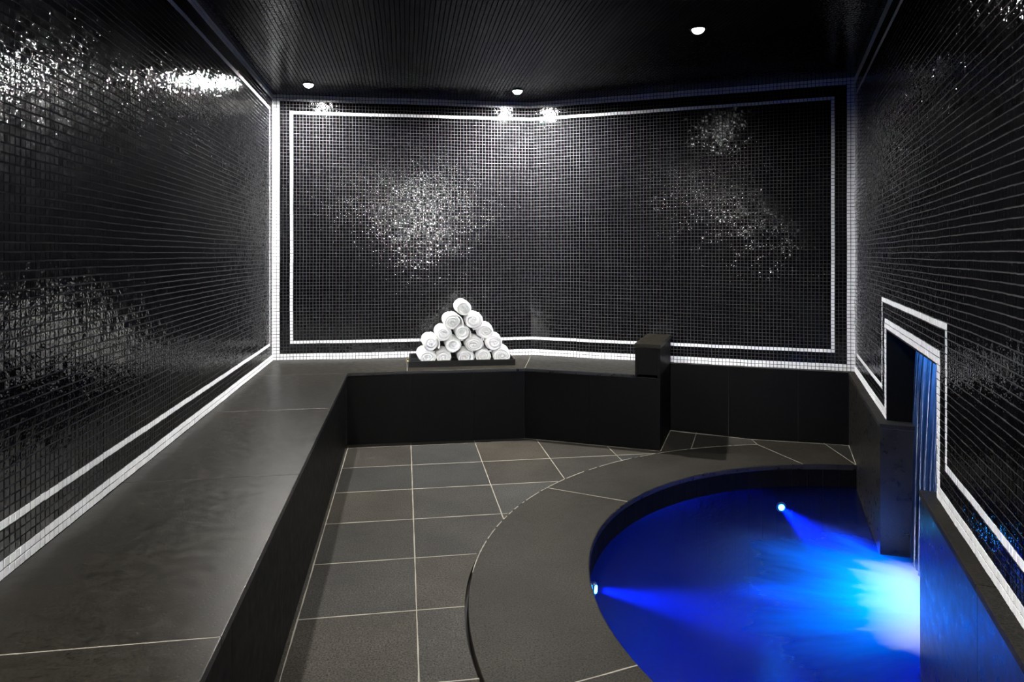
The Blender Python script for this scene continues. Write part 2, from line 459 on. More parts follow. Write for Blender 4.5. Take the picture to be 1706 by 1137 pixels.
# corner slabs between the joint, the dado and the right ledge
K0 = B2(1.985, 0.031)
RC = RW(0.031, LEDGE)
bm = bmesh.new()
nose = [p for p in arc(CI, RI, ang(CI, RIE), aJ2, 14)]
prism(bm, [J0, J1] + [J2] + nose[::-1][1:] + [K0], -0.03, 0.0)
dark_sides(bm); from_bm('coping_slab', bm, [M_COPE, M_NOSE], pool)
bm = bmesh.new(); prism(bm, [K0, RIE, RC + 0 * W, B2(L2 - LEDGE, 0.031)], -0.03, 0.0)
dark_sides(bm); from_bm('coping_slab', bm, [M_COPE, M_NOSE], pool)
for p, q in ((J0, J1), (J1, J2), (on_circle(CO, RO, (0.208, 3.531)), on_circle(CI, RI, (0.579, 3.343))), (Fo, Fi), (K0, RIE), (RC, RIE), (J0, B2(L2 - LEDGE, 0.0335))):
    d = (q - p) / np.linalg.norm(q - p)
    bm = bmesh.new(); seg_strip(bm, p, q - d * 0.004, 0.0042, z0=-0.03, z1=0.0005, mat=0, jag=0.3)
    from_bm('coping_joint', bm, M_JOINT, pool)
# basin: curved stone wall in upright panels, floor below
bm = bmesh.new()
BD = -0.78
aE = ang(CI, RIE); RB = RI + 0.010
npan = 44
for k in range(npan):
    a0 = aE + (aRIN - aE) * k / npan; a1 = aE + (aRIN - aE) * (k + 1) / npan
    e2 = 0.0007
    pin = arc(CI, RB, a0 + e2, a1 - e2, 4); pout = arc(CI, RB + 0.02, a1 - e2, a0 + e2, 4)
    prism(bm, pin + pout, BD, -0.031)
    pin = arc(CI, RB + 0.003, a0, a1, 4); pout = arc(CI, RB + 0.02, a1, a0, 4)
    prism(bm, pin + pout, BD, -0.0315, mat=1)
from_bm('basin_wall', bm, [M_FACE, M_DARKJOINT], pool)
bm = bmesh.new()
prism(bm, arc(CI, RB, aE, aRIN, 60) + [RIN + 0 * W, RW(A1, LEDGE), RW(A1, -0.34), RW(A0, -0.34), RW(A0, LEDGE)], BD - 0.03, BD)
from_bm('basin_floor', bm, M_FACE, pool)

# ------------------------------------------------------------------ water
def water_mat():
    m, nt, out = new_mat('pool water'); L = nt.links
    tc = N(nt, 'ShaderNodeTexCoord')
    mp = N(nt, 'ShaderNodeMapping'); mp.inputs['Rotation'].default_value = (0, 0, math.radians(-21)); mp.inputs['Scale'].default_value = (0.35, 1.0, 1.0)
    no = N(nt, 'ShaderNodeTexNoise', Scale=16.0, Detail=6.0, Roughness=0.7)
    L.new(tc.outputs['Object'], mp.inputs[0]); L.new(mp.outputs[0], no.inputs['Vector'])
    bp = N(nt, 'ShaderNodeBump', Strength=0.35, Distance=0.02); L.new(no.outputs[0], bp.inputs['Height'])
    gl = N(nt, 'ShaderNodeBsdfGlossy', Roughness=0.12); L.new(bp.outputs[0], gl.inputs['Normal'])
    tr = N(nt, 'ShaderNodeBsdfTransparent')
    fr = N(nt, 'ShaderNodeFresnel', IOR=1.33); L.new(bp.outputs[0], fr.inputs['Normal'])
    mx = N(nt, 'ShaderNodeMixShader'); L.new(fr.outputs[0], mx.inputs[0]); L.new(tr.outputs[0], mx.inputs[1]); L.new(gl.outputs[0], mx.inputs[2])
    L.new(mx.outputs[0], out.inputs['Surface'])
    sc = N(nt, 'ShaderNodeVolumeScatter', Density=0.13, Anisotropy=0.0); sc.inputs['Color'].default_value = (0.03, 0.13, 1.0, 1)
    ab = N(nt, 'ShaderNodeVolumeAbsorption', Density=0.9); ab.inputs['Color'].default_value = (0.0, 0.28, 0.88, 1)
    ad = N(nt, 'ShaderNodeAddShader'); L.new(sc.outputs[0], ad.inputs[0]); L.new(ab.outputs[0], ad.inputs[1])
    L.new(ad.outputs[0], out.inputs['Volume'])
    return m
M_WATER = water_mat()
bm = bmesh.new()
wp = arc(CI, RB - 0.003, aE + 0.002, aRIN - 0.002, 90) + [RW(A1 + 0.02, LEDGE + 0.003), RW(A1 - 0.003, LEDGE + 0.003), RW(A1 - 0.003, -0.33), RW(A0 + 0.003, -0.33), RW(A0 + 0.003, LEDGE + 0.003), RW(A0 - 0.02, LEDGE + 0.003)]
prism(bm, wp, BD + 0.004, WZ)
bmesh.ops.triangulate(bm, faces=[f for f in bm.faces if len(f.verts) > 4], ngon_method='EAR_CLIP')
tag(from_bm('water', bm, M_WATER, pool), 'blue lit pool water')

def foam_mat():
    m, nt, out = new_mat('white churned foam'); L = nt.links
    at = N(nt, 'ShaderNodeAttribute', attribute_name='foam_amount')
    an = N(nt, 'ShaderNodeAttribute', attribute_name='flow')          # direction and distance from the fall
    no = N(nt, 'ShaderNodeTexNoise', Scale=1.0, Detail=6.0, Roughness=0.58, Distortion=0.1)
    L.new(an.outputs['Vector'], no.inputs['Vector'])
    def math_(op, a, b, clamp=False):
        k = N(nt, 'ShaderNodeMath', operation=op, use_clamp=clamp)
        for i, x in enumerate((a, b)):
            if isinstance(x, (int, float)): k.inputs[i].default_value = x
            else: L.new(x, k.inputs[i])
        return k.outputs[0]
    nz = math_('MULTIPLY', math_('SUBTRACT', no.outputs[0], 0.5), 0.9)
    d0 = at.outputs['Fac']
    sm = N(nt, 'ShaderNodeMapRange', interpolation_type='SMOOTHSTEP'); L.new(math_('ADD', d0, math_('MULTIPLY', nz, 1.0)), sm.inputs['Value'])
    sm.inputs['From Min'].default_value = -0.05; sm.inputs['From Max'].default_value = 0.95
    cover = math_('MULTIPLY', sm.outputs[0], math_('MULTIPLY', d0, 2.5, True), True)
    white = math_('MULTIPLY', math_('SUBTRACT', math_('MULTIPLY', cover, d0), 0.70), 2.2, True)
    d = N(nt, 'ShaderNodeBsdfDiffuse'); d.inputs[0].default_value = (0.85, 0.87, 0.9, 1)
    t = N(nt, 'ShaderNodeBsdfTranslucent'); t.inputs[0].default_value = (0.4, 0.8, 1.0, 1)
    tr = N(nt, 'ShaderNodeBsdfTransparent')
    m1 = N(nt, 'ShaderNodeMixShader'); L.new(math_('MULTIPLY', white, 0.6), m1.inputs[0]); L.new(t.outputs[0], m1.inputs[1]); L.new(d.outputs[0], m1.inputs[2])
    mx = N(nt, 'ShaderNodeMixShader'); L.new(cover, mx.inputs[0]); L.new(tr.outputs[0], mx.inputs[1]); L.new(m1.outputs[0], mx.inputs[2])
    L.new(mx.outputs[0], out.inputs['Surface'])
    return m
M_FOAM = foam_mat()
# a heaped sheet of foam on the surface where the fall lands
bm = bmesh.new()
na, nn = 60, 60
grid = {}; dens = {}
TT = np.concatenate([np.linspace(A0 - 0.45, A0 + 0.0035, 14), np.linspace(A0 + 0.0035, A1 - 0.0035, 36)[1:], np.linspace(A1 - 0.0035, A1 + 0.55, 16)[1:]])
NN = np.concatenate([np.linspace(-0.32, LEDGE + 0.0035, 12), np.linspace(LEDGE + 0.0035, 1.10, 52)[1:]])
na, nn = len(TT) - 1, len(NN) - 1
for i in range(na + 1):
    for k in range(nn + 1):
        t = TT[i]; n_ = NN[k]
        p = RW(t, n_)
        if k < 11 and not (13 <= i <= 48): continue
        if np.linalg.norm(p - CI) > RI - 0.002: continue
        mid = (A0 + A1) / 2
        lat = max(0.0, abs(t - mid) - 0.25) / 0.55
        out_ = max(0.0, n_ + 0.02) / 0.95
        de = max(0.0, 1.0 - math.hypot(lat * 0.8, out_)) ** 1.15
        z = WZ + 0.002 + 0.035 * de * de + 0.006 * de * math.sin(11 * t + 7 * n_) 
        v = bm.verts.new(p3(p, z)); grid[(i, k)] = v; dens[v] = de
lay = None
for i in range(na):
    for k in range(nn):
        c = [grid.get(x) for x in ((i, k), (i + 1, k), (i + 1, k + 1), (i, k + 1))]
        if all(c) and max(dens[x] for x in c) > 0: bm.faces.new(c)
lone = [v for v in bm.verts if not v.link_faces]
for v in lone: dens.pop(v)
bmesh.ops.delete(bm, geom=lone, context='VERTS')
dl = [dens[v] for v in bm.verts]
fm_ = from_bm('foam', bm, M_FOAM, pool, smooth=True)
at = fm_.data.attributes.new('foam_amount', 'FLOAT', 'POINT'); at.data.foreach_set('value', dl)
fl_ = []
src = RW((A0 + A1) / 2, -0.55)
for v in fm_.data.vertices:
    q = np.array([v.co.x, v.co.y]) - src; fl_ += [math.atan2(q @ W, q @ NR) * 7.0, float(np.linalg.norm(q)) * 1.6, 0.0]
pass
at = fm_.data.attributes.new('flow', 'FLOAT_VECTOR', 'POINT'); at.data.foreach_set('vector', fl_)
tag(fm_, 'white churned foam under the waterfall')

# ------------------------------------------------------------------ dado and ledges of the right side
bm = bmesh.new()
seams = [1.019, 1.40, 1.83, L2 - LEDGE + 0.002]
for s0, s1 in zip(seams[:-1], seams[1:]):
    prism(bm, quad(BEND, D2, s0 + 0.0007, s1 - 0.0007, -0.03, 0.031, N2), -0.06, BZ - 0.004, bevel=0.001)
prism(bm, quad(BEND, D2, 1.019, L2 - LEDGE, -0.03, 0.0295, N2), -0.06, BZ - 0.005, mat=1)
prism(bm, quad(BEND, D2, 1.019, L2 - LEDGE, 0.0, 0.031, N2), BZ - 0.0038, BZ - 0.001, mat=2)
tag(from_bm('trim_2', bm, [M_FACE, M_DARKJOINT, M_BENCH]), 'dark stone dado below the back mosaic, right of the bench post', kind='structure')
for nm, t0, t1, cuts in (('trim_3', 0.0, A0, [0.0, 0.62, A0]), ('trim_4', A1, RLEN, [A1, 3.02, 3.7, RLEN])):
    bm = bmesh.new()
    for s0, s1 in zip(cuts[:-1], cuts[1:]):
        prism(bm, quad(CR, W, s0 + 0.0006, s1 - 0.0006, -0.10 if nm == 'trim_3' else -0.10, LEDGE - 0.001, NR), BD - 0.03, BZ - 0.0205, bevel=0.001)
    root = from_bm(nm, bm, M_LEDGE)
    tag(root, 'dark stone ledge between back wall and waterfall niche' if nm == 'trim_3' else 'blue lit dark stone ledge from the niche towards the viewer', kind='structure')
    for s0, s1 in zip(cuts[:-1], cuts[1:]):
        bm = bmesh.new()
        prism(bm, quad(CR, W, s0 + 0.0006, s1 - 0.0006, -0.10, LEDGE + 0.002, NR), BZ - 0.0200, BZ - 0.0005, bevel=0.0015)
        from_bm('ledge_cap', bm, M_COPE, root)

# niche behind the fall: two jambs, lintel soffit and back slab
bm = bmesh.new()
prism(bm, quad(CR, W, A2 + 0.0004, A2 + 0.007, -0.36, -0.0006, NR), BZ, OPZ - 0.0004)
prism(bm, quad(CR, W, A3 - 0.007, A3 - 0.0004, -0.36, -0.0006, NR), BZ, OPZ - 0.0004)
prism(bm, quad(CR, W, A2 - 0.06, A2, -0.40, -0.0506, NR), BZ, OPZ + 0.12)
prism(bm, quad(CR, W, A3, A3 + 0.06, -0.40, -0.0506, NR), BZ, OPZ + 0.12)
prism(bm, quad(CR, W, A0 - 0.06, A1 + 0.06, -0.42, -0.36, NR), BD - 0.03, OPZ + 0.12)
prism(bm, quad(CR, W, A2 - 0.06, A3 + 0.06, -0.40, -0.15, NR), OPZ + 0.05, OPZ + 0.12)
prism(bm, quad(CR, W, A2 + 0.0004, A3 - 0.0004, -0.072, -0.0006, NR), OPZ - 0.007, OPZ - 0.0004)
prism(bm, quad(CR, W, A0 - 0.06, A0 - 0.0005, -0.40, -0.1005, NR), BD - 0.03, BZ)
prism(bm, quad(CR, W, A1 + 0.0005, A1 + 0.06, -0.40, -0.1005, NR), BD - 0.03, BZ)
tag(from_bm('trim_5', bm, M_FACE), 'dark stone lining of the waterfall niche', kind='structure')

# ------------------------------------------------------------------ waterfall
fall = empty('waterfall', p3(RW((A0 + A1) / 2, -0.10), WZ), 'blue lit sheet of water falling from a slot in the right wall niche', 'waterfall')
def fall_mat():
    m, nt, out = new_mat('falling water'); L = nt.links
    tc = N(nt, 'ShaderNodeTexCoord')
    mp = N(nt, 'ShaderNodeMapping'); mp.inputs['Scale'].default_value = (28.0, 28.0, 0.35)
    no = N(nt, 'ShaderNodeTexNoise', Scale=1.0, Detail=4.0, Roughness=0.6)
    L.new(tc.outputs['Object'], mp.inputs[0]); L.new(mp.outputs[0], no.inputs['Vector'])
    rp = N(nt, 'ShaderNodeMapRange'); L.new(no.outputs[0], rp.inputs['Value'])
    for k, v in zip(('From Min', 'From Max', 'To Min', 'To Max'), (0.36, 0.66, 0.12, 0.8)): rp.inputs[k].default_value = v
    t = N(nt, 'ShaderNodeBsdfTranslucent'); t.inputs[0].default_value = (0.75, 0.85, 0.95, 1)
    bp = N(nt, 'ShaderNodeBump', Strength=0.6, Distance=0.01); L.new(no.outputs[0], bp.inputs['Height'])
    g = N(nt, 'ShaderNodeBsdfGlossy', Roughness=0.15); L.new(bp.outputs[0], g.inputs['Normal'])
    tr = N(nt, 'ShaderNodeBsdfTransparent'); tr.inputs[0].default_value = (0.9, 0.95, 1, 1)
    m1 = N(nt, 'ShaderNodeMixShader'); L.new(rp.outputs[0], m1.inputs[0]); L.new(tr.outputs[0], m1.inputs[1]); L.new(t.outputs[0], m1.inputs[2])
    m2 = N(nt, 'ShaderNodeMixShader'); m2.inputs[0].default_value = 0.06; L.new(m1.outputs[0], m2.inputs[1]); L.new(g.outputs[0], m2.inputs[2])
    L.new(m2.outputs[0], out.inputs['Surface'])
    return m
M_FALL = fall_mat()
bm = bmesh.new()
nt_, nz_ = 70, 40
g = []
for i in range(nt_ + 1):
    row = []
    for k in range(nz_ + 1):
        h = k / nz_
        z = OPZ + 0.035 + (WZ + 0.01 - OPZ - 0.035) * h
        inset = 0.004 + 0.10 * h ** 1.3                   # the sheet draws together as it falls
        t = A2 + 0.004 + inset + (A3 - A2 - 0.008 - 2 * inset) * i / nt_
        n_ = -0.135 + 0.055 * math.sqrt(h) + 0.004 * math.sin(i * 0.9) * h + 0.0025 * math.sin(i * 2.3 + h * 2)
        row.append(bm.verts.new(p3(RW(t, n_), z)))
    g.append(row)
for i in range(nt_):
    for k in range(nz_): bm.faces.new((g[i][k], g[i + 1][k], g[i + 1][k + 1], g[i][k + 1]))
from_bm('water_sheet', bm, M_FALL, fall, smooth=True)
bm = bmesh.new(); prism(bm, quad(CR, W, A2 + 0.009, A3 - 0.009, -0.30, -0.132, NR), OPZ + 0.034, OPZ + 0.048, bevel=0.001)
from_bm('spout', bm, simple('brushed steel', (0.45, 0.45, 0.46), 0.3, 1.0), fall)
def emit_mat(name, col, strength, power=None):
    m, nt, out = new_mat(name)
    e = N(nt, 'ShaderNodeEmission', Strength=strength); e.inputs[0].default_value = (*col, 1)
    nt.links.new(e.outputs[0], out.inputs[0]); return m
bm = bmesh.new(); prism(bm, quad(CR, W, A2 + 0.02, A3 - 0.02, -0.235, -0.215, NR), OPZ + 0.018, OPZ + 0.030)
tag(from_bm('light_strip', bm, emit_mat('blue light strip', (0.05, 0.28, 1.0), 34.0), fall), 'blue light strip under the spout')

# ------------------------------------------------------------------ underwater lights
def underwater(name, pos, aim, label, power, ang_deg=26, col=(0.0, 0.09, 1.0)):
    d = Vector(aim) - Vector(pos); d.normalize()
    root = bpy.data.objects.new(name, None); COL.objects.link(root); root.location = pos
    root.rotation_euler = d.to_track_quat('Z', 'Y').to_euler()
    tag(root, label, 'light', 'underwater lights of the plunge pool')
    bpy.context.view_layer.update()
    def disc(nm, r, h, mat, z, seg=24):
        bm = bmesh.new(); bmesh.ops.create_cone(bm, cap_ends=True, segments=seg, radius1=r, radius2=r * 0.9, depth=h)
        bmesh.ops.translate(bm, vec=(0, 0, z), verts=bm.verts)
        bmesh.ops.recalc_face_normals(bm, faces=bm.faces)
        me = bpy.data.meshes.new(nm); bm.to_mesh(me); bm.free(); o = link(nm, me, mat); o.parent = root; return o
    disc('bezel', 0.030, 0.008, simple('steel bezel', (0.4, 0.4, 0.42), 0.35, 1.0), 0.0)
    disc('lens', 0.017, 0.004, emit_mat('blue lamp lens', (0.03, 0.45, 1.0), 60.0), 0.0061)
    l = bpy.data.lights.new('underwater_beam', 'SPOT'); l.energy = power; l.color = col
    l.spot_size = math.radians(ang_deg); l.spot_blend = 0.9; l.shadow_soft_size = 0.015
    lo = bpy.data.objects.new('underwater_beam', l); COL.objects.link(lo); lo.parent = root
    lo.location = (0, 0, 0.016); lo.rotation_euler = (PI, 0, 0)
    return root
LB = on_circle(CI, RB - 0.006, (1.554, 3.935)); LB3 = p3(LB, -0.246)
LA = on_circle(CI, RB - 0.006, (0.36, 2.93)); LA3 = p3(LA, -0.225)
underwater('underwater_light', LB3, p3(RW(1.62, 0.02), -0.26), 'blue underwater light below the far coping of the plunge pool', 1900)
underwater('underwater_light', LA3, p3((1.25, 2.58), -0.23), 'blue underwater light at the left edge of the plunge pool', 1000)
LC = RW((A0 + A1) / 2, -0.30)
underwater('underwater_light', p3(LC, -0.40), p3(RW(1.75, 0.9), -0.2), 'blue underwater light behind the foot of the waterfall', 75, 125, (0.0, 0.29, 1.0))

# ------------------------------------------------------------------ stone bench
bench = empty('stone_bench', p3(LF(0.3, -0.3), 0), 'built in dark stone bench along the left and back walls', 'bench')
TH = 0.020; OV = 0.010
def slab(pts, nose_edges=()):
    bm = bmesh.new(); prism(bm, pts, BZ - TH, BZ, bevel=0.0016)
    bm.normal_update()
    for f in bm.faces:
        if abs(f.normal.z) < 0.9: f.material_index = 1
    return from_bm('seat_slab', bm, [M_BENCH, M_NOSE], bench)
gp = 0.0009
A_F = 0.552                                   # face of the left run (across)
cA = A_F + OV
seatcuts = [-0.612, -1.600, -2.612, -3.612, -4.612, BACKB + 0.02]
for s0, s1 in zip(seatcuts[:-1], seatcuts[1:]):
    slab([LF(0.002, s0 - gp), LF(cA, s0 - gp), LF(cA, s1 + gp), LF(0.002, s1 + gp)])
# back run: front edge parallel to the back wall
def BK(t, n): return P0 + t * V1 + n * N1
nb = 0.560 + OV
# inner corner, mitre point at the bend
Mx = np.column_stack([V1, -D2]); s = np.linalg.solve(Mx, (BEND + nb * N2) - (P0 + nb * N1)); MITRE = P0 + nb * N1 + s[0] * V1
def front_x(a):  # point on the back run's front edge at a given across value
    o = LF(a, 0); Mq = np.column_stack([U, -V1]); q = np.linalg.solve(Mq, (P0 + nb * N1) - o); return o + U * q[0]
def wall_x(a):
    o = LF(a, 0); Mq = np.column_stack([U, -V1]); q = np.linalg.solve(Mq, (P0 + 0.002 * N1) - o); return o + U * q[0]
slab([LF(0.002, 0.001), wall_x(0.933 - gp), front_x(0.933 - gp), LF(cA, -0.612 + gp), LF(0.002, -0.612 + gp)])
slab([wall_x(0.933 + gp), BEND + 0.002 * N1 - gp * V1, MITRE - gp * V1, front_x(0.933 + gp)])
slab([BEND + 0.002 * N2 + gp * D2, B2(0.858 - gp, 0.002), B2(0.866, nb), MITRE + gp * D2])
# pale joints between seat slabs
def seat_joint(p, q, w, dz=0.0002, jag=0.3, m=M_JOINT):
    bm = bmesh.new(); seg_strip(bm, p, q, w, z0=BZ - 0.012, z1=BZ - dz, mat=0, jag=jag)
    from_bm('seat_joint', bm, m, bench)
for b in seatcuts[1:-1]: seat_joint(LF(0.003, b), LF(cA - 0.002, b), 0.0026 if b < -3 else 0.0016, m=M_JOINT if b < -3 else M_DARKJOINT)
seat_joint(LF(0.003, -0.612), LF(cA - 0.002, -0.612), 0.0014, 0.0006, 0.0, M_DARKJOINT)
seat_joint(wall_x(0.933), front_x(0.933) + 0.003 * U, 0.0026)
seat_joint(BEND, MITRE + 0.003 * U, 0.003)
# front panels
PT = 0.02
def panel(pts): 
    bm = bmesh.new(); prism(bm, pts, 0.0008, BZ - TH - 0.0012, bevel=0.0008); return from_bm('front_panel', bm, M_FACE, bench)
FR = -0.603
cuts = [FR] + [-1.05 - 0.812 * k for k in range(0, 7)]
cuts = [c for c in cuts if c > BACKB + 0.1] + [BACKB + 0.02]
for s0, s1 in zip(cuts[:-1], cuts[1:]):
    panel([LF(A_F, s0 - 0.0005), LF(A_F, s1 + 0.0005), LF(A_F - PT, s1 + 0.0005), LF(A_F - PT, s0 - 0.0005)])
nf = 0.560
def fx(a, n):
    o = LF(a, 0); Mq = np.column_stack([U, -V1]); q = np.linalg.solve(Mq, (P0 + n * N1) - o); return o + U * q[0]
Mx = np.column_stack([V1, -D2]); s = np.linalg.solve(Mx, (BEND + nf * N2) - (P0 + nf * N1)); MF = P0 + nf * N1 + s[0] * V1
s = np.linalg.solve(Mx, (BEND + (nf - PT) * N2) - (P0 + (nf - PT) * N1)); MB = P0 + (nf - PT) * N1 + s[0] * V1
for a0, a1 in ((A_F + 0.001, 0.957), (0.957, 1.365)):
    panel([fx(a0 + 0.0006, nf), fx(a1 - 0.0006, nf), fx(a1 - 0.0006, nf - PT), fx(a0 + 0.0006, nf - PT)])
panel([fx(1.3656, nf), MF - 0.0006 * V1, MB - 0.0006 * V1, fx(1.3656, nf - PT)])
tM = float((MF - BEND) @ D2)
panel([MF + 0.0006 * D2, B2(0.5752, nf), B2(0.5752, nf - PT), MB + 0.0006 * D2])
panel([B2(0.5764, nf), B2(1.016, nf), B2(1.016, nf - PT), B2(0.5764, nf - PT)])
bm = bmesh.new()
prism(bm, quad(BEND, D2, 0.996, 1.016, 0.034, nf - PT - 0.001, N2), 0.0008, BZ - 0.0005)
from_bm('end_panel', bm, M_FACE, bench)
# hidden filler behind the seams keeps them closed
bm = bmesh.new()
prism(bm, [LF(A_F - PT - 0.0005, FR + 0.02), LF(A_F - PT - 0.0005, BACKB + 0.02), LF(A_F - PT - 0.02, BACKB + 0.02), LF(A_F - PT - 0.02, FR + 0.04)], 0.001, BZ - TH - 0.001)
prism(bm, [fx(A_F - 0.02, nf - PT - 0.0005), MB + 0.0005 * U, MB + 0.02 * U, fx(A_F - 0.02, nf - PT - 0.02)], 0.001, BZ - TH - 0.001)
prism(bm, [MB + 0.0005 * U, B2(0.99, nf - PT - 0.0005), B2(0.99, nf - PT - 0.02), MB + 0.02 * U], 0.001, BZ - TH - 0.001)
from_bm('core', bm, M_DARKJOINT, bench)

# bench end post
post = empty('bench_end_post', p3(B2(0.937, 0.3), BZ), 'square dark stone upstand ending the bench beside the pool', 'post')
bm = bmesh.new(); 
prism(bm, quad(BEND, D2, 0.862, 0.882, 0.004, nf - 0.0005, N2), BZ + 0.0005, 0.632, bevel=0.001)
prism(bm, quad(BEND, D2, 0.996, 1.016, 0.004, nf - 0.0005, N2), BZ + 0.0005, 0.632, bevel=0.001)
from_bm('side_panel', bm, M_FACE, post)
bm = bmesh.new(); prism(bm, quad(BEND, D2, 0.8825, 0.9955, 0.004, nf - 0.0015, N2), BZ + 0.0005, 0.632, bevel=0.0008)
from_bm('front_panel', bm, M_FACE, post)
bm = bmesh.new(); prism(bm, quad(BEND, D2, 0.858, 1.020, 0.003, nf + 0.004, N2), 0.6325, 0.6565, bevel=0.0016)
from_bm('cap', bm, M_BENCH, post)

# ------------------------------------------------------------------ tray
M_TRAY = simple('black lacquer', (0.004, 0.004, 0.0045), 0.40, bump=0.05, spec=0.12)
M_BRASS = simple('aged brass', (0.42, 0.34, 0.16), 0.35, 1.0, bump=0.2)
vang = math.atan2(V1[1], V1[0])
tray = empty('serving_tray', p3(LF(1.303, -0.268), BZ), 'black lacquered tray on the stone bench under the pyramid of towels', 'tray', rz=vang)
bpy.context.view_layer.update()
def tbox(bm, x0, x1, y0, y1, z0, z1, bev=0.0012):
    fs = prism(bm, [(x0, y0), (x1, y0), (x1, y1), (x0, y1)], z0, z1, bevel=bev)
def tlink(name, bm, m):
    bmesh.ops.recalc_face_normals(bm, faces=bm.faces)
    me = bpy.data.meshes.new(name); bm.to_mesh(me); bm.free(); o = link(name, me, m); o.parent = tray; return o
TX, TY = 0.357, 0.190
bm = bmesh.new(); tbox(bm, -TX + .011, TX - .011, -TY + .011, TY - .011, 0.0, 0.009); tlink('base', bm, M_TRAY)
for nm, b in (('front_rim', (-TX, TX, -TY, -TY + .01)), ('back_rim', (-TX, TX, TY - .01, TY)), ('side_rim', (-TX, -TX + .01, -TY + .0105, TY - .0105)), ('side_rim', (TX - .01, TX, -TY + .0105, TY - .0105))):
    bm = bmesh.new(); tbox(bm, *b, 0.0, 0.040); tlink(nm, bm, M_TRAY)
for sx in (-1, 1):
    bm = bmesh.new()
    pts = [(0, -0.05), (0.012, -0.05), (0.016, -0.04), (0.016, 0.04), (0.012, 0.05), (0, 0.05)]
    prev = None
    for k, (x, y) in enumerate(pts):
        ring = []
        for q in range(8):
            t = 2 * PI * q / 8
            ring.append(bm.verts.new((sx * (TX + x + 0.0035 * math.cos(t) * (1 if 0 < k < 5 else 0.2)), y + (0.0035 * math.cos(t) if k in (0, 1, 4, 5) else 0), 0.022 + 0.0035 * math.sin(t))))
        if prev:
            for q in range(8): bm.faces.new((prev[q], prev[(q + 1) % 8], ring[(q + 1) % 8], ring[q]))
        prev = ring
    for y in (-0.05, 0.05):
        bmesh.ops.create_cube(bm, size=1.0, matrix=Matrix.Translation((sx * (TX + 0.0015), y, 0.022)) @ Matrix.Diagonal((0.003, 0.016, 0.018, 1)))
    tlink('handle', bm, M_BRASS)

# ------------------------------------------------------------------ towels
def towel_mat():
    m, nt, out = new_mat('white terry towel'); L = nt.links
    b = principled(nt, out, Roughness=0.95); b.inputs['Base Color'].default_value = (0.88, 0.88, 0.87, 1)
    b.inputs['Specular IOR Level'].default_value = 0.1; b.inputs['Sheen Weight'].default_value = 0.35
    tc = N(nt, 'ShaderNodeTexCoord')
    n1 = N(nt, 'ShaderNodeTexNoise', Scale=420.0, Detail=3.0); n2 = N(nt, 'ShaderNodeTexNoise', Scale=60.0, Detail=3.0)
    for n in (n1, n2): L.new(tc.outputs['Object'], n.inputs['Vector'])
    ad = N(nt, 'ShaderNodeMath', operation='ADD'); L.new(n1.outputs[0], ad.inputs[0]); L.new(n2.outputs[0], ad.inputs[1])
    bp = N(nt, 'ShaderNodeBump', Strength=0.5, Distance=0.002); L.new(ad.outputs[0], bp.inputs['Height']); L.new(bp.outputs[0], b.inputs['Normal'])
    return m
M_TOWEL = towel_mat()
TF = -0.430    # plane of the front ends (along U)
